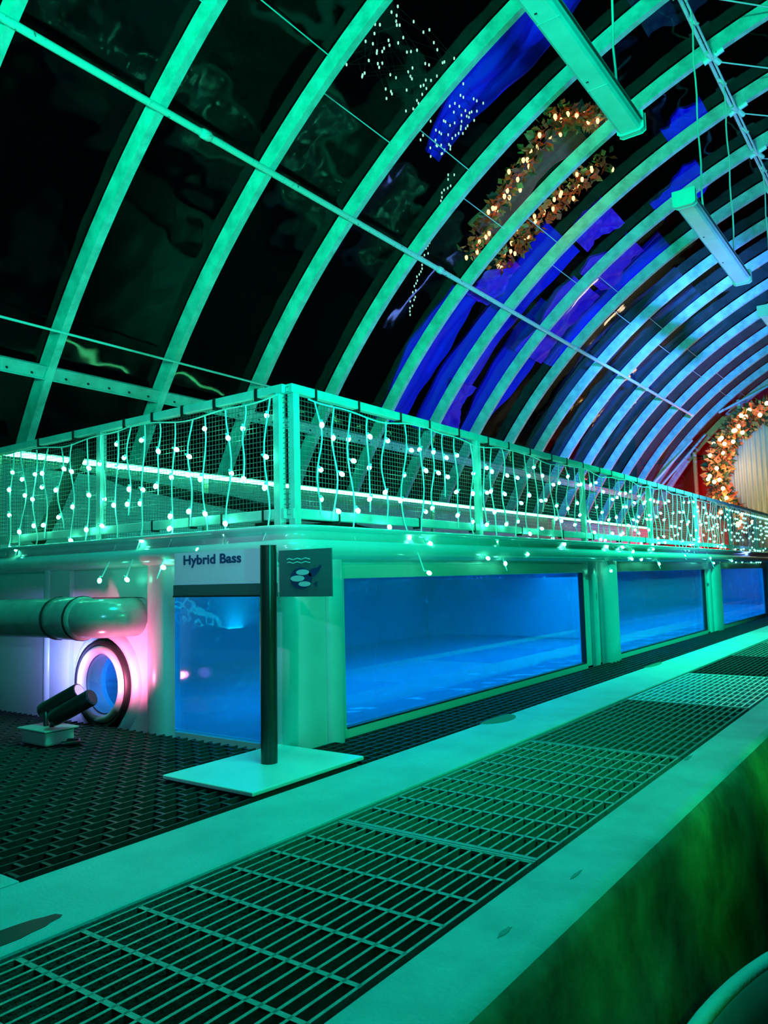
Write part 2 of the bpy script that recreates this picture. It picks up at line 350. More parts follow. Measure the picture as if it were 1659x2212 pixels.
# far gable: red fabric wall, end arch, posts
wb = MB(); n = 60
vs = []
for i in range(n+1):
    x = -7.2 + 16.4*i/n
    for z in (0.0, 2.5, 5.0, 7.4): vs.append((x, 22.6 + .05*math.sin(x*5.0) + .02*math.sin(x*13), z))
wb.add(vs, [(i*4+j, (i+1)*4+j, (i+1)*4+j+1, i*4+j+1) for i in range(n) for j in range(3)], 0, True)
tag(wb.build('wall_back', M['red']), kind='structure')
MB().box(-7, 1, 22.50, 22.52, 3.84, 3.87).build('trim_1', M['tie'])['kind'] = 'structure'
gf = thing('gable_frame', 'blue-lit pipe posts and braces framing the red far gable', 'frame', (-4.6, 21.5, 0))
def toz(x, r=8.6): return CZ + math.sqrt(r*r - (x-CX)**2)
for x, y in ((-5.28, 21.5), (-4.02, 21.0), (-2.6, 21.4)):
    MB().tube([(x, y, 0), (x, y, toz(x)-.02)], .055, 8).build('post', M['pipe'], gf)
MB().tube([(-5.9, 20.5, 3.0), (-4.95, 21.4, 4.35)], .03, 8).build('brace', M['pipe'], gf)
MB().tube([(-6.3, 19.3, 2.4), (-5.1, 20.6, 4.1)], .03, 8).build('brace', M['pipe'], gf)
MB().tube([(-4.3, 20.5, 4.75), (-3.9, 21.5, 5.1)], .03, 8).build('brace', M['pipe'], gf)
MB().tube([(-4.4, 20.5, 4.7), (-2.8, 21.5, 5.65)], .03, 8).build('brace', M['pipe'], gf)

# ================================================================ GROUND
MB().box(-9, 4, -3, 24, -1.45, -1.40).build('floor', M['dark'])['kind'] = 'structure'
def slab(name, x0, x1, y0, y1, m, z0=-.35, z1=0.0, bev=.008):
    o = MB().box(x0, x1, y0, y1, z0, z1).build(name, m, bevel=bev); o['kind'] = 'structure'; return o
slab('trim_2', -2.11, -1.73, -2.5, 22.5, M['concrete'])            # long kerb between the gratings
slab('trim_3', -6.0, -2.115, -2.5, 1.19, M['concrete'])            # landing at the lower left
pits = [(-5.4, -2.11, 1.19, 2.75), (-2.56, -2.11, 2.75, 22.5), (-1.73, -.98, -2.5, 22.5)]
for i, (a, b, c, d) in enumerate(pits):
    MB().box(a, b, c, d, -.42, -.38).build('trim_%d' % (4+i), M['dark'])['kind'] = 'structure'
# parapet with a sloping worn liner face on the walkway side
pp = MB(); prof = [(-.98, -1.4), (-.98, -.008), (-.972, 0), (-.80, 0), (-.765, -.012), (-.745, -.05), (-.73, -.14), (-.70, -.26), (-.69, -.40), (-.66, -.55), (-.64, -.75), (-.60, -1.0), (-.58, -1.4)]
ny = 90; vs = []
for j in range(ny+1):
    y = -2.5 + 25*j/ny
    for (x, z) in prof:
        wv = 0 if z > -.06 else (.022*math.sin(y*2.1+z*5)+.014*math.sin(y*5.3+z*9))*min(1, -z*2)
        vs.append((x+wv, y, z))
npf = len(prof)
pp.add(vs, [(j*npf+k, j*npf+k+1, (j+1)*npf+k+1, (j+1)*npf+k) for j in range(ny) for k in range(npf-1)], 0, False)
for i in range(len(pp.f)):
    pp.mi[i] = 1 if (i % (npf-1)) >= 4 else 0; pp.sm[i] = (i % (npf-1)) >= 3
pp.build('trim_7', [M['parapet'], M['liner']])['kind'] = 'structure'

# damp patches on the kerb
def blob(name, cx, cy, rx, ry, label, m=M['stain'], z=.0015, half=False, jag=0.0):
    n = 26; poly = []
    for k in range(n):
        a = 2*PI*k/n; c = math.cos(a); 
        if half and c < 0: c *= .15
        j = 1 + jag*random.uniform(-1, 1); poly.append((cx + rx*c*j, cy + ry*math.sin(a)*j))
    return tag(MB().prism(poly, z-.0012, z, plane='XY').build(name, m), label, 'stain', kind=None)
blob('damp_patch', -2.112, 3.93, .10, .17, 'dark damp half-round patch on the kerb beside the first tank window', half=True)
blob('damp_patch', -2.112, 6.78, .05, .22, 'thin dark damp patch on the kerb near the second tank window', half=True)
o = blob('dark_puddle', -1.815, .96, .040, .16, 'black smeared puddle on the kerb at the lower left edge', m=M['gasket'], jag=.07)
for (x, y, a, b, t) in [(-.865, 1.62, .007, .03, 'small dark chip on the parapet top below the grating'), (-.86, 2.02, .005, .035, 'thin scuff mark on the parapet top'), (-.96, 3.5, .010, .05, 'dark scrape on the parapet beside the second grate')]:
    blob('scuff_mark', x, y, a, b, t, m=M['scuff'], jag=.2)

# ---- gratings in the channel (bearing bars along Y, flat cross bars along X)
bear = {}
def bar_mesh(L, w, h, name, m):
    return MB().box(-w/2, w/2, 0, L, -h, 0).build(name, m)
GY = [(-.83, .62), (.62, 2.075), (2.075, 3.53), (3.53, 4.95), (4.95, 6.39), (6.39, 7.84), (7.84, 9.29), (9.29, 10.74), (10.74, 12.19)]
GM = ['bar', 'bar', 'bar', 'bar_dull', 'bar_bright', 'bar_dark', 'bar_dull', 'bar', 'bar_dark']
GL = ['front steel channel grate, cut by the bottom edge', 'steel channel grate at the lower left, first whole panel', 'steel channel grate in the middle, second whole panel', 'dull greyish channel grate between the green one and the bright one', 'bright channel grate with pale thin bars', 'blackish channel grate just past the bright one', 'dim channel grate past the black one', 'small distant channel grate, pale bars', 'small distant channel grate, dark bars']
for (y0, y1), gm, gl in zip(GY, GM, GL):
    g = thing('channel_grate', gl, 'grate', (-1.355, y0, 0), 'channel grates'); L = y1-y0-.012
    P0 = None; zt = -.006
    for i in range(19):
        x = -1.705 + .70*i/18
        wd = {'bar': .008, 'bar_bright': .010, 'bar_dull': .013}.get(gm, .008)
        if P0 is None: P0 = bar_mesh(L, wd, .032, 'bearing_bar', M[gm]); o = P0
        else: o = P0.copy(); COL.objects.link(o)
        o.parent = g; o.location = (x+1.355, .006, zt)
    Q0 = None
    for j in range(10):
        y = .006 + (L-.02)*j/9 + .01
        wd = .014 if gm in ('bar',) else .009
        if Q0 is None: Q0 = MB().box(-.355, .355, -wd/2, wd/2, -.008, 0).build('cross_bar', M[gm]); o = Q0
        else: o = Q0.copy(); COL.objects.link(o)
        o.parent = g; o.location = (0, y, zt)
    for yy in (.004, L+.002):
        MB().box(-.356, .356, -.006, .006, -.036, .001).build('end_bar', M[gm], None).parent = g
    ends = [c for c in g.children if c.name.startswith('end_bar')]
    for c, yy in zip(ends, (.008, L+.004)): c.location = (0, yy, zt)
far = MB()
for i in range(19): x = -1.705 + .70*i/18; far.box(x-.003, x+.003, 12.2, 22.4, -.04, -.006)
for j in range(66): y = 12.25+.155*j; far.box(-1.71, -1.0, y-.006, y+.006, -.018, -.006)
tag(far.build('far_grating', M['bar_dull']), 'distant run of channel grating at the right edge', 'grate', kind='stuff')

# ---- black floor grating on the left: bars along Y with staggered links
fg = thing('floor_grate', 'black floor grating in front of the tank end, under the spotlights', 'grate', (-3.7, 1.2, -.004))
pitch = .062; P0 = None; nrow = 52
for i in range(nrow):
    x = -5.32 + pitch*i
    if P0 is None: P0 = MB().box(-.0035, .0035, 1.195, 2.735, -.018, 0).build('bearing_bar', M['floorbar'], fg, loc=(x, 0, -.004)); o = P0
    else: o = copyob(P0, fg, loc=(x, 0, -.004))
lk = MB()
for i in range(nrow-1):
    x = -5.32 + pitch*i; y = 1.21 + (.05 if i % 2 else 0)
    while y < 2.73:
        lk.box(x+.003, x+pitch-.003, y-.006, y+.006, -.012, -.006); y += .10
tag(lk.build('cross_link', M['floorbar'], fg), kind='stuff')
# narrow grate under the tank windows
ng = thing('drain_grate', 'long narrow black drain grate below the tank windows', 'grate', (-2.33, 2.76, 0))
for i in range(8):
    x = -2.52 + .053*i
    MB().box(x-.004, x+.004, 2.76, 22.4, -.03, -.004).build('bearing_bar', M['floorbar'], ng)
c0 = MB()
for j in range(235): y = 2.78 + .083*j; c0.box(-2.53, -2.13, y-.003, y+.003, -.02, -.005)
tag(c0.build('cross_bar', M['floorbar'], ng), kind='stuff')

# ---- lower walkway tub at the bottom right
tub = thing('round_tub', 'round dark tub with a pale rolled rim in the bottom right corner', 'tub', (1.385, 2.0, -1.4))
MB().lathe([(1.80, -1.4), (1.92, -.9), (1.95, -.42), (1.98, -.38), (2.0, -.36), (1.985, -.345), (1.955, -.36), (1.93, -.42), (1.90, -.9), (1.78, -1.36), (0.02, -1.37)], 128, (1.385, 2.0, 0)).build('wall', M['tubm'], tub)
MB().lathe([(1.975, -.375), (2.0, -.368), (2.012, -.352), (2.0, -.338), (1.975, -.335), (1.965, -.352), (1.975, -.375)], 128, (1.385, 2.0, 0)).build('rim', M['concrete'], tub)

# ================================================================ FISH TANK
TX0, TX1, TY0, TY1 = -5.90, -2.56, 2.78, 19.2
tank = thing('fish_tank', 'long raised fish tank with blue viewing windows and rounded lip', 'tank', (-3.9, TY0, 0))
WIN = [(3.15+4.1*k, 6.45+4.1*k) for k in range(4)]
MB().box(TX0, TX1, TY0+.06, TY1, -.03, 0.0).build('tank_floor', M['tank_in'], tank)
MB().box(TX0, TX0+.05, TY0+.06, TY1, 0, 1.0).build('rear_wall', M['tank_in'], tank)
MB().box(TX0, TX1, TY1-.05, TY1, 0, 1.0).build('end_wall', M['tank_in'], tank)
# front wall: sills, heads and pilasters
f = MB(); f.box(TX1-.05, TX1, TY0+.1, TY1, .87, .99)
f.box(TX1-.05, TX1, TY0+.1, TY1, -.2, .0)
prev = TY0+.12
for a, b in WIN + [(TY1, TY1)]:
    f.box(TX1-.05, TX1-.002, prev, a, 0, .88); prev = b
f.build('front_wall', M['tank'], tank)
def half_col(y0, y1, x, out, z0, z1):
    yc, r = (y0+y1)/2, (y1-y0)/2; poly = [(x + out*math.sin(PI*k/12)**.6, yc - r*math.cos(PI*k/12)) for k in range(13)]
    mb = MB(); n = len(poly); vs = [(a, b, z0) for a, b in poly] + [(a, b, z1) for a, b in poly]
    mb.add(vs, [(k, k+1, n+k+1, n+k) for k in range(n-1)], 0, True); return mb
half_col(3.00, 3.13, TX1-.005, .055, -.02, .92).build('pilaster', M['tank'], tank)
for a, b in WIN[1:]:
    half_col(a-.44, a-.02, TX1-.01, .07, -.02, .92).build('pilaster', M['tank'], tank)
    half_col(a-.66, a-.52, TX1-.01, .04, -.02, .92).build('pilaster', M['tank'], tank)
# rounded corner column
mb = MB(); cpts = [(-2.78, 2.775)] + [(-2.66 + .115*math.sin(PI/2*k/8), 2.89 - .115*math.cos(PI/2*k/8)) for k in range(9)] + [(-2.545, 3.0)]
n = len(cpts); mb.add([(a, b, -.1) for a, b in cpts] + [(a, b, .94) for a, b in cpts], [(k, k+1, n+k+1, n+k) for k in range(n-1)], 0, True)
mb.build('corner_column', M['tank'], tank)
for a, b in WIN:
    fr = MB(); x = TX1
    fr.box(x-.03, x+.012, a, b, .80, .875); fr.box(x-.03, x+.012, a, b, -.02, .035); fr.box(x-.03, x+.010, a-.02, a+.012, 0, .87); fr.box(x-.03, x+.010, b-.03, b+.03, 0, .87)
    wf = fr.build('window_frame', M['winframe'], tank, bevel=.004)
    g = MB(); g.box(x-.028, x+.013, b-.042, b-.03, .035, .80); g.box(x-.028, x+.013, a+.012, b-.03, .033, .041); g.build('gasket', M['gasket'], wf)
    MB().box(x-.026, x-.014, a+.012, b-.03, .035, .80).build('window_pane', M['pane'], tank)
# left end wall (faces the floor grating)
e = MB(); Y = TY0
e.box(TX0, -4.62, Y+.02, Y+.06, -.1, .97)              # recessed panel behind the pipe
e.box(-4.60, -4.38, Y-.03, Y+.05, -.1, .94)            # left edge of the porthole panel
# porthole panel with a round hole
pc = (-4.04, .225); R0 = .17; n = 32; ring = []; sq = []
for k in range(n):
    a = 2*PI*k/n; ring.append((pc[0]+R0*math.cos(a), pc[1]+R0*math.sin(a)))
    c, d = math.cos(a), math.sin(a); s_ = min(.41/abs(c) if abs(c) > 1e-6 else 9, (.50 if d > 0 else .32)/abs(d) if abs(d) > 1e-6 else 9)
    sq.append((pc[0]+s_*c, pc[1]+s_*d))
e.add([(a, Y, z) for a, z in ring] + [(a, Y, z) for a, z in sq], [(k, (k+1) % n, n+(k+1) % n, n+k) for k in range(n)])
e.box(-4.4, -3.62, Y, Y+.04, .72, .97)
for cx_, cz_ in ((-4.45, .45), (-3.88, .45), (-4.45, -.1), (-3.88, -.1)): e.box(cx_, cx_+.25, Y+.004, Y+.03, cz_, cz_+(.28 if cz_ > 0 else .12))
e.box(-3.46, -2.78, Y+.015, Y+.05, .86, .97)
e.box(-3.46, -2.78, Y+.015, Y+.05, -.1, .0)
e.build('end_panel', M['tank'], tank)
mb = MB(); cp = [(-3.66, Y+.01)] + [(-3.545 + .085*math.cos(PI - PI*k/10), Y - .055*math.sin(PI*k/10)**.7) for k in range(11)] + [(-3.44, Y+.01)]
n = len(cp); mb.add([(a, b, -.1) for a, b in cp] + [(a, b, .95) for a, b in cp], [(k, k+1, n+k+1, n+k) for k in range(n-1)], 0, True)
mb.build('end_pilaster', M['tank'], tank)
mb = MB(); mb.tube([(-4.62, Y-.02, -.1), (-4.62, Y-.02, .95)], .03, 10); mb.build('corner_bead', M['tank'], tank)
MB().box(-3.45, -2.775, Y+.02, Y+.032, 0, .87).build('side_pane', M['pane_side'], tank)
# porthole: flange, gasket, ring, glass
ph = MB().lathe([(.175, -.02), (.18, -.05), (.195, -.062), (.215, -.055), (.225, -.035), (.225, 0)], 40, (pc[0], Y, pc[1]), 'Y').build('porthole_ring', M['ring'], tank)
MB().lathe([(.226, 0), (.228, -.045), (.250, -.05), (.256, 0)], 40, (pc[0], Y, pc[1]), 'Y').build('gasket', M['gasket'], ph)
MB().lathe([(.257, 0), (.262, -.022), (.285, -.026), (.315, -.012), (.33, 0.004)], 40, (pc[0], Y, pc[1]), 'Y').build('flange', M['tank'], ph)
MB().lathe([(.176, -.02), (.12, -.045), (.06, -.055), (.0005, -.058)], 40, (pc[0], Y, pc[1]), 'Y').build('porthole_glass', M['lens'], ph)
MB().lathe([(.168, -.02), (.16, .06), (.158, .10)], 40, (pc[0], Y, pc[1]), 'Y').build('sleeve', M['tank_in'], ph)
# lip, mitred round the near corner
def sweep(path, prof, outs):
    vs = []; n = len(prof)
    for (px, py), (ox, oy) in zip(path, outs):
        for o_, z in prof: vs.append((px+ox*o_, py+oy*o_, z))
    return MB().add(vs, [(i*n+k, i*n+k+1, (i+1)*n+k+1, (i+1)*n+k) for i in range(len(path)-1) for k in range(n-1)], 0, True)
lp = [(-.06, .90), (.0, .895), (.03, .893), (.065, .905), (.088, .93), (.092, .958), (.08, .983), (.052, .998), (.042, 1.004), (.040, 1.03), (.05, 1.042), (.075, 1.046), (.078, 1.06), (.07, 1.066), (-.12, 1.066), (-.12, .99)]
path = [(TX0-.05, TY0)] + [(-2.66 + .10*math.sin(PI/2*k/6), TY0+.10 - .10*math.cos(PI/2*k/6)) for k in range(7)] + [(TX1, 8), (TX1, 14), (TX1, TY1)]
outs = [(0, -1)] + [(math.sin(PI/2*k/6), -math.cos(PI/2*k/6)) for k in range(7)] + [(1, 0)]*3
sweep(path, lp, outs).build('rounded_lip', M['lip'], tank)
MB().box(TX0+.055, TX1-.055, TY0+.07, TY1-.06, .005, .855).build('water', M['water'], tank)
MB().box(TX0+.05, TX1-.06, TY0+.08, TY1-.06, .872, .884).build('light_block_board', M['black'], tank)  # unseen board added to keep tank light out of the film's reflections
light('AREA', 'tank_fill_row', (-3.5, 11.2, .850), (0.0, 0.50, 0.95), 640, (-3.5, 11.2, 0), 1.3, 15.6)  # hidden area lights added inside the tank to make its windows blue
light('AREA', 'tank_fill_end', (-3.4, 3.25, .85), (0.0, 0.62, 0.9), 16, (-3.3, 3.1, 0), .8)
MB().box(-5.8, -3.6, 9.0, 9.1, .03, .75).build('divider', M['tank_in'], tank)

# inflow pipe with couplings and elbow
pv = thing('inflow_pipe', 'thick green pipe with couplings entering the tank end at the left edge', 'pipe', (-4.4, 2.56, .6))
zz = .615; yy = 2.56
MB().tube([(-6.2, yy, zz-.02), (-4.15, yy, zz)], .115, 24).build('pipe_run', M['pvc'], pv)
MB().tube([(-4.20, yy, zz), (-4.19, yy, zz), (-3.93, yy, zz), (-3.92, yy, zz)], [.115, .122, .122, .115], 24).build('coupling', M['pvc'], pv)
for x in (-4.17, -3.95): MB().tube([(x-.008, yy, zz), (x+.008, yy, zz)], .126, 24).build('band', M['gasket'], pv)
pts = [(-3.93, yy, zz)] + [(-3.90 + .13*math.sin(PI/2*k/6), yy+.13 - .13*math.cos(PI/2*k/6), zz) for k in range(7)] + [(-3.77, TY0+.01, zz)]
MB().tube(pts, .108, 20).build('elbow', M['pvc'], pv)

# the two small spotlights aimed at the porthole
sp = thing('twin_spotlight', 'pair of small black spotlights on a square box in front of the porthole', 'spotlight', (-3.86, 2.28, 0))
MB().box(-3.93, -3.70, 2.20, 2.36, .0, .075).build('box_base', M['box'], sp, bevel=.012)
MB().box(-3.945, -3.685, 2.185, 2.375, .072, .082).build('box_lid', M['box'], sp, bevel=.004)
dirv = Vector((.27, .11, .145)).normalized()
for i, c in enumerate(((-3.80, 2.34, .200), (-3.60, 2.28, .190))):
    c = Vector(c); a = c - dirv*.12; b = c + dirv*.12
    lh = MB().tube([a - dirv*.012, a, a+dirv*.02, b, b+dirv*.004], [.026, .040, .042, .043, .040], 18).build('lamp_head', M['black'], sp)
    MB().tube([b+dirv*.002, b+dirv*.006], .034, 14).build('lamp_lens', M['spot_blue'] if i == 0 else M['gasket'], lh)
    MB().tube([a+dirv*.03, Vector((-3.84+.08*i, 2.28, .14)), Vector((-3.83+.05*i, 2.28, .08))], .014, 10).build('bracket', M['black'], sp)
light('SPOT', 'spot_blue_beam', (-4.22, 2.50, .30), (0.30, 0.28, 1.0), 20, (-4.35, 2.78, .34), .02, spot=130, blend=.9)
light('SPOT', 'spot_pink_beam', (-3.76, 2.50, .25), (1.0, 0.16, 0.38), 28, (-3.80, 2.78, .42), .02, spot=130, blend=.9)
tag(MB().tube([(-3.73, 2.30, .012), (-3.66, 2.36, .012), (-3.60, 2.32, .012), (-3.66, 2.26, .012)], .012, 8).build('power_cable', M['black']), 'short black cable on the grating beside the spotlight box', 'cable')

# ================================================================ SIGN
sg = thing('tank_sign', 'sign on a black pole with white base plate in front of the tank corner', 'sign', (-2.42, 2.47, 0))
MB().box(-2.67, -2.15, 2.10, 2.78, .001, .018).build('base_plate', M['plate'], sg, bevel=.004)
MB().tube([(-2.43, 2.475, .012), (-2.40, 2.455, .955)], .036, 24).build('pole', M['pole'], sg)
ys = 2.475+.03
MB().box(-3.09, -2.40, ys, ys+.006, .790, .945).build('name_board', M['sign_w'], sg)
st = MB().box(-3.085, -2.40, ys-.012, ys+.004, .738, .789); st.build('dark_strip', M['sign_d'], sg)
MB().box(-3.085, -2.40, ys-.016, ys+.004, .730, .738).build('strip_edge', M['gasket'], sg)
lb = MB().box(-2.385, -2.085, ys, ys+.006, .728, .930).build('logo_board', M['sign_g'], sg)
fc = bpy.data.curves.new('lettering', 'FONT'); fc.body = 'Hybrid Bass'; fc.size = .062; fc.extrude = .0008; fc.offset = .0016; fc.space_character = 1.02
fo = bpy.data.objects.new('lettering_src', fc); COL.objects.link(fo)
bpy.context.view_layer.update()
me = bpy.data.meshes.new_from_object(fo.evaluated_get(bpy.context.evaluated_depsgraph_get())); bpy.data.objects.remove(fo)
me.materials.clear(); me.materials.append(M['ink'])
xs = [v.co.x for v in me.vertices]; x0_, x1_ = min(xs), max(xs)
for v in me.vertices: v.co.x = (v.co.x-x0_)/(x1_-x0_)*.40
lt = bpy.data.objects.new('lettering', me); COL.objects.link(lt); lt.parent = sg; lt.matrix_parent_inverse = Matrix.Translation(-Vector(sg.location))
lt.location = (-3.02, ys-.002, .888); lt.rotation_euler = (PI/2, 0, 0)
def disc(cx, cz, rx, rz, y, n=28, rot=0):
    out = []
    for k in range(n):
        a = 2*PI*k/n; u, v = rx*math.cos(a), rz*math.sin(a)
        out.append((cx + u*math.cos(rot) - v*math.sin(rot), cz + u*math.sin(rot) + v*math.cos(rot)))
    return MB().prism(out, y-.0012, y)
disc(-2.255, .806, .062, .046, ys-.001).build('emblem_disc', M['ink'], sg)
for (cx, cz, rx, rz) in ((-2.245, .832, .037, .012), (-2.275, .806, .040, .013), (-2.235, .782, .034, .011)):
    disc(cx, cz, rx, rz, ys-.0025).build('emblem_fish', M['plate'], sg)
MB().prism([(-2.215, .835), (-2.185, .848), (-2.160, .850), (-2.145, .862), (-2.138, .855), (-2.150, .842), (-2.165, .825), (-2.185, .812), (-2.21, .815)], ys-.0022, ys-.001).build('emblem_head', M['ink'], sg)
for cx, cz in ((-2.185, .781),): MB().prism([(cx, cz), (cx+.022, cz+.011), (cx+.018, cz), (cx+.022, cz-.011)], ys-.003, ys-.001).build('emblem_tail', M['ink'], sg)
for z in (.875, .890):
    MB().tube([(-2.335 + .012*q, ys-.002, z + .003*math.sin(q*1.6)) for q in range(12)], .0022, 6).build('emblem_wave', M['plate'], sg)

# ================================================================ MESH CAGE ON THE TANK
cg = thing('mesh_cage', 'wire mesh guard cage with pale frame standing on the tank lip', 'cage', (-2.6, 2.8, 1.07))
XF, YF, XB = -2.585, 2.80, -5.35; ZB, ZT = 1.10, 1.77; h = .022
MB().box(XF-h, XF+h, YF, 19.1, ZT-.045, ZT).build('top_rail', M['cage'], cg, bevel=.004)
MB().box(XB, XF-h, YF-h, YF+h, ZT-.045, ZT).build('top_rail', M['cage'], cg, bevel=.004)
MB().box(XF-h, XF+h, YF, 19.1, ZB, ZB+.05).build('bottom_rail', M['cage'], cg, bevel=.004)
MB().box(XB, XF-h, YF-h, YF+h, ZB, ZB+.05).build('bottom_rail', M['cage'], cg, bevel=.004)
MB().box(XB-h, XB+h, YF, 19.1, ZT-.045, ZT).build('top_rail', M['cage'], cg)
MB().box(XB-h, XB+h, YF, 19.1, ZB, ZB+.05).build('bottom_rail', M['cage'], cg)
py = [2.83] + [4.68+1.9*k for k in range(8)]
for y in py: MB().box(XF-h+.004, XF+h+.003, y-.022, y+.022, 1.068, ZT-.046).build('post', M['cage'], cg, bevel=.003)
for x in (XF-.065, -4.13, XB): MB().box(x-.022, x+.022, YF-h-.003, YF+h-.004, 1.068, ZT-.046).build('post', M['cage'], cg, bevel=.003)
for k in range(4): MB().box(XB-h, XB+h, 4.68+3.8*k-.02, 4.68+3.8*k+.02, 1.068, ZT-.04).build('post', M['cage'], cg)
# wires
def grid_y(mb, x, y0, y1, z0, z1, p, r, pv=None):
    z = z0
    while z <= z1+1e-6: mb.box(x-r, x+r, y0, y1, z-r, z+r); z += p
    y = y0; pv = pv or p; r = r*.6
    while y <= y1+1e-6: mb.box(x-r, x+r, y-r, y+r, z0, z1); y += pv
mb = MB(); grid_y(mb, XF-.012, YF+.03, 19.05, 1.12, 1.755, .0254, .0013, .0254)
tag(mb.build('wire_mesh', M['wire'], cg), kind='stuff')
mb = MB(); r = .0013
z = 1.12
while z < 1.757: mb.box(XB, XF, YF-r, YF+r, z-r, z+r); z += .0254
x = XB
r = r*.6
while x < XF: mb.box(x-r, x+r, YF-r, YF+r, 1.12, 1.755); x += .0254
tag(mb.build('wire_mesh', M['wire'], cg), kind='stuff')
mb = MB(); grid_y(mb, XB+.01, YF+.03, 12.0, 1.12, 1.755, .0254, .0013, .0254)
tag(mb.build('wire_mesh', M['wire'], cg), kind='stuff')
# zip ties on the rails
k = 0; y = 2.98
while y < 11:
    MB().box(XF-h-.002, XF+h+.003, y-.008, y+.008, ZT-.058, ZT+.003).build('cable_tie', M['tie'], cg)
    if k % 2 == 0: MB().box(XF-h-.002, XF+h+.003, y+.17-.006, y+.17+.006, ZB-.012, ZB+.053).build('cable_tie', M['tie'], cg)
    y += .36 + .05*math.sin(k*2.1); k += 1
for x in (-2.79, -3.10, -3.36, -3.62, -3.88, -4.4, -4.8):
    MB().box(x-.010, x+.010, YF-h-.003, YF+h+.002, ZT-.060, ZT+.003).build('cable_tie', M['tie'], cg)
for x in (-2.75, -3.05, -3.3, -3.62): MB().box(x-.006, x+.006, YF-h-.003, YF+h+.002, ZB-.010, ZB+.053).build('cable_tie', M['tie'], cg)
# dark netting sagging inside the cage
nt2 = MB(); NU, NV = 46, 30; u0 = []
def netp(u, v):   # u along X from the left, v along Y
    x = -5.1 + 2.1*u; y = 3.02 + 2.6*v; z = 1.62 - .42*u - .10*math.sin(PI*u)*v - .14*v + .03*math.sin(9*u+4*v); return Vector((x, y, max(z, 1.09)))
rr = .0030
for i in range(-NV*1, NU+1):
    a = [netp(min(1, max(0, (i+j)/NU)), j/NV) for j in range(0, NV+1, 3) if 0 <= (i+j) <= NU]
    if len(a) > 1: nt2.tube(a, rr, 3, cap=False, smooth=False)
    a = [netp(min(1, max(0, (i+NV-j)/NU)), j/NV) for j in range(0, NV+1, 3) if 0 <= (i+NV-j) <= NU]
    if len(a) > 1: nt2.tube(a, rr, 3, cap=False, smooth=False)
tag(nt2.build('dark_netting', M['net']), 'dark diamond netting sagging inside the left end of the cage', 'net', kind='stuff')
tag(MB().tube([(-5.0, 2.90, 1.10), (-4.80, 2.89, 1.28), (-4.48, 2.88, 1.66)], [.045, .045, .04], 8).build('wooden_strut', mat('strut_wood', (.035, .06, .045), .8)), 'dark slanting strut inside the left end of the cage', 'strut')
tag(MB().box(-4.35, -4.12, 4.3, 4.5, 1.07, 1.25).build('black_box', M['black'], bevel=.01), 'larger black box lying on the tank inside the cage', 'box')
tag(MB().box(-3.75, -3.45, 4.2, 4.45, 1.10, 1.20).build('black_box', M['black'], bevel=.01), 'flat black box nearer the cage corner, on the tank', 'box')
tk = MB().box(TX0+.06, TX1-.06, 4.15, 4.60, 1.035, 1.068).build('cross_plank', M['tank'], bevel=.004)
tag(tk, 'pale cross plank over the tank carrying the black boxes', 'plank')

# ================================================================ ICICLE LIGHTS
def bulb_proto():
    mb = MB(); mb.lathe([(.002, .006), (.0055, .004), (.006, -.008), (.0105, -.014), (.0125, -.022), (.0105, -.031), (.004, -.037), (.0005, -.038)], 10)
    for i, f in enumerate(mb.f):
        mb.mi[i] = 0 if i < 20 else 1
    return mb
BPROTO = None
def icicle(name, label, origin, axis, out, s0, s1, pitch, nmax):
    """axis: direction of the run, out: direction away from the mesh"""
    global BPROTO
    root = thing(name, label, 'string lights', origin, 'icicle light strings on the cage')
    axis = Vector(axis); out = Vector(out); O = Vector((0, 0, 0))
    base = Vector(origin)
    def P(s, o, z): v = base + axis*s + out*o; v.z = z; return v
    top = []; s = s0
    while s <= s1: top.append(P(s, .012, ZT - .052 - .035*abs(math.sin(s*2.6)) - .008*math.sin(s*11))); s += .05
    MB().tube(top, .0045, 5).build('main_wire', M['cord'], root)
    s = s0 + .07; idx = 0
    while s < s1:
        zt = ZT - .055 - .035*abs(math.sin(s*2.6)); L = random.choice([.40, .52, .64, .76, .86, .58, .70]); nb = max(2, int(L/.17))
        pts = []; n = 12; ph = random.uniform(0, 6); amp = random.uniform(.008, .02)
        for q in range(n+1):
            u = q/n; pts.append(P(s + amp*math.sin(ph+u*9), .016 + .012*math.sin(ph*2+u*7) + (.10*max(0, u*L-.62)/.2 if u*L > .62 else 0)*.9, zt - L*u))
        st = MB().tube(pts, .0046, 5).build('light_strand', M['cord'], root)
        for b in range(nb):
            u = (b+.72+random.uniform(-.38, .28))/(nb+.0); u = min(1, u); q = min(n, int(round(u*n)))
            if BPROTO is None:
                BPROTO = bulb_proto().build('bulb', [M['cord'], M['bulb']]); o = BPROTO
            else: o = BPROTO.copy(); COL.objects.link(o)
            o.parent = st; o.matrix_parent_inverse = st.matrix_parent_inverse
            o.location = pts[q] + out*.012; o.rotation_euler = (random.uniform(-.7, .7) + (.5 if random.random() < .5 else 0), random.uniform(-1.1, 1.1), 0)
            # parent sits at the origin of its own thing, undo its shift
            o.matrix_parent_inverse = Matrix()
        s += pitch*random.uniform(.75, 1.25); idx += 1
        if idx >= nmax: break
    return s
icicle('icicle_lights', 'icicle string lights hanging on the left end of the cage', (XF-.02, YF-h-.006, ZT), (-1, 0, 0), (0, -1, 0), .02, 2.6, .145, 18)
send = icicle('icicle_lights', 'icicle string lights hanging along the front of the cage', (XF+h+.006, YF, ZT), (0, 1, 0), (1, 0, 0), .10, 9.0, .155, 57)
fr = MB(); s = send; bo = MB()
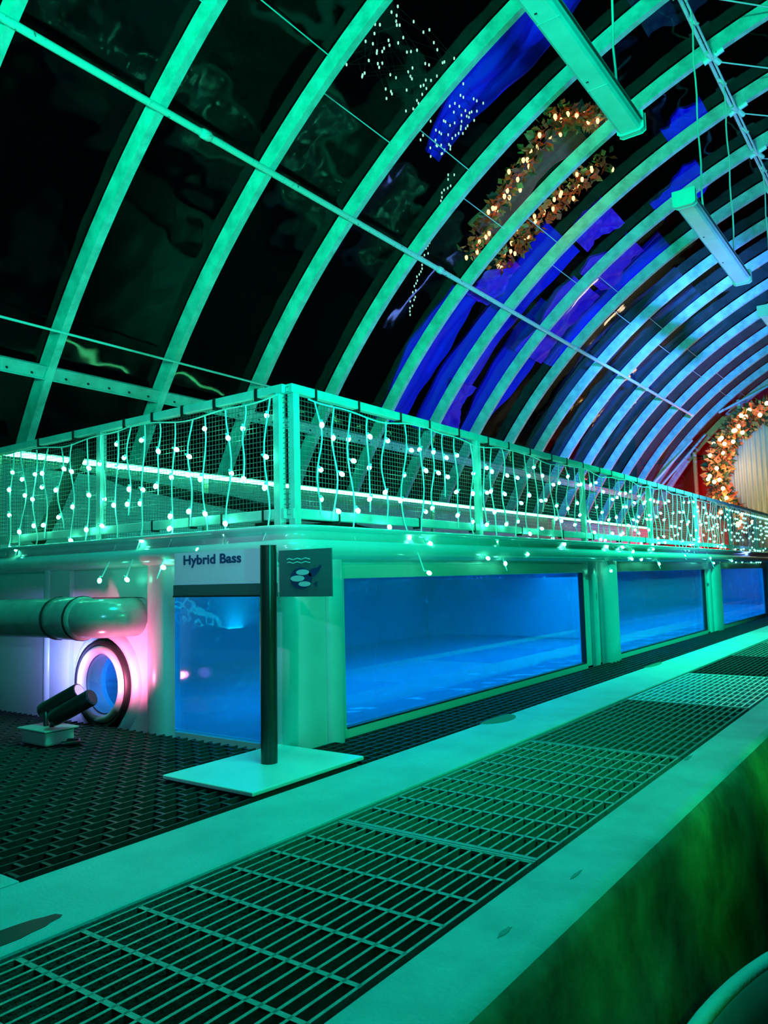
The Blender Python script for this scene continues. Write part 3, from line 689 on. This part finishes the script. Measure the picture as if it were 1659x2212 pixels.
while s < 16.1:
    L = random.choice([.34, .48, .60, .74, .8]); pts = []
    ph = random.uniform(0, 6)
    for q in range(7): pts.append((XF+h+.03+.012*math.sin(ph+q), YF+s+.015*math.sin(ph+q*1.4), ZT-.06-L*q/6))
    fr.tube(pts, .004, 4, cap=False)
    for b in range(5):
        z = ZT-.12-(L-.05)*b/4; c = Vector((XF+h+.045, YF+s+random.uniform(-.03, .03), z)); bo.add([c+Vector(d)*.015 for d in ((1,0,0),(0,1,0),(-1,0,0),(0,-1,0),(0,0,.8),(0,0,-1.4))], [(0,1,4),(1,2,4),(2,3,4),(3,0,4),(1,0,5),(2,1,5),(3,2,5),(0,3,5)])
    s += .15*random.uniform(.75, 1.25)
fr.tube([(XF+h+.02, YF+send+.3*q, ZT-.06-.03*(q % 2)) for q in range(int((16.1-send)/.3))], .005, 4)
fl = thing('icicle_lights', 'crowded far run of icicle lights towards the right edge', 'string lights', (XF+h+.02, YF+send, ZT), 'icicle light strings on the cage')
tag(fr.build('light_strand', M['cord'], fl), kind='stuff'); tag(bo.build('bulb', M['bulb_far'], fl), kind='stuff')

# ================================================================ GARLAND AND CORRUGATED PANEL AT THE FAR GABLE
def leafcloud(path, width, nl, size, mats, parent, lname='leaf_cluster', seed=3):
    rnd = random.Random(seed); mbs = [MB() for _ in mats]
    for _ in range(nl):
        u = rnd.random()*(len(path)-1.001); i = int(u); c = path[i].lerp(path[i+1], u-i)
        d = Vector((rnd.gauss(0, 1), rnd.gauss(0, 1), rnd.gauss(0, 1))).normalized(); c = c + d*width*rnd.random()**.6
        q = Vector((rnd.gauss(0, 1), rnd.gauss(0, 1), rnd.gauss(0, 1))).normalized(); t = (d + q*.8).normalized(); s_ = t.cross(q).normalized()
        L = size*rnd.uniform(.6, 1.5); W = L*rnd.uniform(.18, .4); nn = t.cross(s_)*W*.3
        k = rnd.choices(range(len(mats)), [m_[1] for m_ in mats])[0]
        mbs[k].add([c, c+t*L*.5+s_*W+nn, c+t*L, c+t*L*.5-s_*W+nn, c+t*L*.5-nn], [(0, 1, 2), (0, 2, 3), (0, 3, 4), (0, 4, 1)])
    for mb_, (mm, wt, nm) in zip(mbs, mats):
        if mb_.f: tag(mb_.build(nm, mm, parent), kind='stuff')
GC = Vector((-2.85, 20.0, 3.02)); GR = 1.55
gl_ = thing('lit_garland', 'thick garland with warm bulbs arching over the corrugated panel, far right', 'garland', tuple(GC))
gp = [GC + Vector((-GR*math.sin(a), 0, GR*math.cos(a)))*1.0 for a in [math.radians(-40+ 4*q) for q in range(46)]]
leafcloud(gp, .26, 2600, .16, [(M['leaf'], .40, 'foliage'), (M['petal'], .35, 'red_flowers'), (M['ribbon'], .28, 'gold_ribbon')], gl_)
BW = None; rnd = random.Random(5)
for q in range(46):
    c = gp[q] + Vector((rnd.uniform(-.2, .2), -.24+rnd.uniform(-.06, .03), rnd.uniform(-.2, .2)))
    if BW is None:
        BW = MB().lathe([(.001, .05), (.03, .04), (.05, .0), (.03, -.04), (.001, -.05)], 10).build('bulb', M['bulb_warm'], gl_, loc=tuple(c)); 
    else: copyob(BW, gl_, loc=tuple(c))
cp_ = thing('corrugated_panel', 'round-topped corrugated metal panel inside the lit garland', 'panel', (GC.x, 20.25, 0))
mb = MB(); vs = []; N = 150
for i in range(N+1):
    x = GC.x - 1.38 + 2.76*i/N; zt = GC.z + math.sqrt(max(0, 1.38**2-(x-GC.x)**2)); y = 20.25 + .035*math.sin((x)*2*PI/.115)
    vs += [(x, y, 1.0), (x, y, (1.0+zt)/2), (x, y, zt)]
mb.add(vs, [(i*3+j, (i+1)*3+j, (i+1)*3+j+1, i*3+j+1) for i in range(N) for j in range(2)], 0, True)
mb.build('sheet', M['corr'], cp_)
MB().box(GC.x-1.4, GC.x+1.4, 20.3, 20.36, 0, 1.1).build('stand', M['black'], cp_)
light('POINT', 'garland_glow', (GC.x+.2, 19.4, 2.2), (1.0, 0.72, 0.45), 30, None, .2)
light('POINT', 'garland_glow_left', (-4.0, 19.45, 3.2), (1.0, 0.50, 0.22), 34, None, .2)

# ================================================================ OUTSIDE THE FILM: added cloths, garlands and bulbs standing in for film reflections
def reflection_sheet(bay, t0, t1, ya, yb, m, label, r=9.02, seed=0, mid=None, name='reflection_standin'):
    """a cloth standing in for a film reflection, following the arch, thickened and pleated; ya/yb = left and right side as fractions of the bay at t0 and t1"""
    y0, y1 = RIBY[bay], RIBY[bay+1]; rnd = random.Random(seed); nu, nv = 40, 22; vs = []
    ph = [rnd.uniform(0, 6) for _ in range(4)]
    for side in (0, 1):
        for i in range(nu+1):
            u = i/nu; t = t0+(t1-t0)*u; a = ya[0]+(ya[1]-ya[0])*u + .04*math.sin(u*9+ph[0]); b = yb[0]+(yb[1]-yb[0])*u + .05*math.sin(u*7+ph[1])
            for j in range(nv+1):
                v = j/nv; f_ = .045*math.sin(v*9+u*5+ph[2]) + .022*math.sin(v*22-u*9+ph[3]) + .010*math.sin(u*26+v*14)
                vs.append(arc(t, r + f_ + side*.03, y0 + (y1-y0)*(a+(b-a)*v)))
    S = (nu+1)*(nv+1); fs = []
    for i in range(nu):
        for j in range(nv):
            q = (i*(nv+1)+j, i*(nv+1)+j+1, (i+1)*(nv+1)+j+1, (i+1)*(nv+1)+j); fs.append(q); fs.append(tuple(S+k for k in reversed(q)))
    o = MB().add(vs, fs, 0, True).build(name, m); return tag(o, label, 'reflection_sheet', 'stand-ins for coloured film reflections')
def bay_at(y): return max(k for k in range(len(RIBY)) if RIBY[k] <= y)
B = bay_at
V = M['violet']; BL = M['blue']
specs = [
 (B(9.1), 33, 46.5, (0.30, .35), (.98, .95), BL, 'blue reflection stand-in low in the bay behind the first tank window', 1),
 (B(9.1), 46.5, 51, (.45, .75), (.98, 1.0), V, 'small violet reflection stand-in at the top of that low blue one', 2),
 (B(10.4), 33, 55, (.15, .1), (.95, 1.0), BL, 'tall creased blue reflection stand-in, second bay of blue from the left', 3),
 (B(10.4), 34, 39, (.45, .35), (.85, .8), V, 'violet reflection stand-in low in the second blue bay', 4),
 (B(11.6), 33, 49.5, (.2, .1), (.9, 1.0), BL, 'tall blue reflection stand-in, third bay of blue from the left', 5),
 (B(11.6), 44, 53, (.1, .1), (.95, 1.0), V, 'creased violet reflection stand-in, third blue bay', 6),
 (B(10.4), 55.5, 59.5, (.2, .3), (.9, .95), V, 'square violet reflection stand-in above the belt in the second blue bay', 7),
 (B(11.6), 53.5, 59, (.15, .3), (.95, .95), V, 'square violet reflection stand-in above the belt in the third blue bay', 8),
 (B(12.8), 44, 61, (.05, .1), (.75, .8), BL, 'narrowing blue reflection stand-in, fourth bay of blue from the left', 9),
 (B(6.9), 53.5, 66.5, (.70, .22), (.98, .92), BL, 'long dark blue reflection stand-in left of the big light fixture', 11),
 (B(11.0), 62, 67, (.3, .2), (.95, .9), BL, 'pointed blue reflection stand-in left of the second light fixture', 12),
 (B(8.4), 68.5, 73, (.1, .1), (.9, .9), M['navy'], 'dim navy reflection stand-in at the top between the fixture and the ropes', 13),
 (B(9.8), 66, 69.5, (.1, .2), (.6, .6), BL, 'small square blue reflection stand-in right of the big light fixture', 14),
]
for s_ in specs: reflection_sheet(s_[0], s_[1], s_[2], s_[3], s_[4], s_[5], s_[6], r=8.93 if s_[5] is V else 9.10, seed=s_[7])
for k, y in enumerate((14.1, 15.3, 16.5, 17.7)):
    reflection_sheet(B(y), 33, 60, (.1, .1), (.8, .8), M['navy'], 'faint navy reflection stand-in outside the far bays, %s of four' % ORD[k], seed=20+k)
reflection_sheet(B(8.6), 51, 61.5, (.12, .12), (.75, .6), M['brown'], 'brown ribbed reflection stand-in between the orange ones', r=9.28, seed=31, name='reflection_standin_brown')
# orange garlands added outside in place of reflected ones
OR = None
def reflection_garland(t0, t1, y0, y1, label, seed, n=26):
    rnd = random.Random(seed); g = thing('standin_garland', label, 'garland', tuple(arc((t0+t1)/2, 9.0, (y0+y1)/2)), 'stand-ins for orange film reflections')
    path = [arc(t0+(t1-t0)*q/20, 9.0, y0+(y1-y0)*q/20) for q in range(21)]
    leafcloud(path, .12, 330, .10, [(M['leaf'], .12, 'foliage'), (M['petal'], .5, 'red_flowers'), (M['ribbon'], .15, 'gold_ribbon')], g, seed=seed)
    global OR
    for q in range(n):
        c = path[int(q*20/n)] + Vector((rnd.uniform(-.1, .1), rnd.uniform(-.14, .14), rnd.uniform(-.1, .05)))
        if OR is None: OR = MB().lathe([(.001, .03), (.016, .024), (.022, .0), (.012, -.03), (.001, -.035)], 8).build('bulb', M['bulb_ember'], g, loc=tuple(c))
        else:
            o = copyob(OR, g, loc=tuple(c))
    light('POINT', 'fill_standin_garland', tuple(arc((t0+t1)/2, 8.9, (y0+y1)/2)), (1.0, .35, .12), 0.7, None, .25)  # extra lamp added to brighten the stand-in garland
reflection_garland(49.5, 61.5, 8.68, 8.10, 'long orange garland standing in for a reflection, along the upper left of the orange bay', 41)
reflection_garland(61.0, 63.6, 8.15, 8.85, 'short orange garland standing in for a reflection, just under the end of the big fixture', 42, 12)
reflection_garland(49.8, 62.0, 9.35, 9.45, 'orange garland standing in for a reflection, in the bay right of the first orange bay', 43)
# white bulb nets added outside in place of lights reflected in the film
def reflection_bulbs(pts, label, seed, loose=.05):
    rnd = random.Random(seed); g = thing('standin_bulbs', label, 'string lights', tuple(pts[0]), 'stand-ins for white lights reflected in the film')
    pr = None
    vis_pts = [Vector(p) for p in pts]; MB().tube(vis_pts, .0012, 3, cap=False).build('wire', M['net'], g)
    for p in vis_pts:
        if pr is None: pr = MB().lathe([(.001, .016), (.009, .008), (.009, -.008), (.001, -.018)], 6).build('bulb', M['bulb_out'], g, loc=tuple(p))
        else: copyob(pr, g, loc=tuple(p))
rnd = random.Random(9)
pts = [arc(59.0 - 3.0*q/70 - 2.2*(.5+.5*math.sin(q*2.4))*math.sin(PI*q/90) , 9.0+rnd.uniform(-.05, .05), 5.35 + 1.0*(.5+.5*math.sin(q*.9)) + rnd.uniform(-.05, .05)) for q in range(70)]
reflection_bulbs(pts, 'big cluster of tiny bulbs standing in for reflected lights, left of the blue ones', 1)
pts = [arc(58.0 - 4.2*q/50 + rnd.uniform(-.4, .4), 9.0, 6.65 + .45*abs(math.sin(q*1.3)) + rnd.uniform(-.04, .04)) for q in range(50)]
reflection_bulbs(pts, 'smaller cluster of tiny bulbs standing in for reflected lights, beside the blue streak', 2)
pts = [arc(53.5 - 11.0*q/44, 9.0, 7.42 + .95*q/44 + rnd.uniform(-.07, .07)) for q in range(44)]
reflection_bulbs(pts, 'trailing string of tiny bulbs standing in for reflected lights, running down towards the cage', 3)

for o in list(bpy.data.objects):
    if '_abs' in o: del o['_abs']
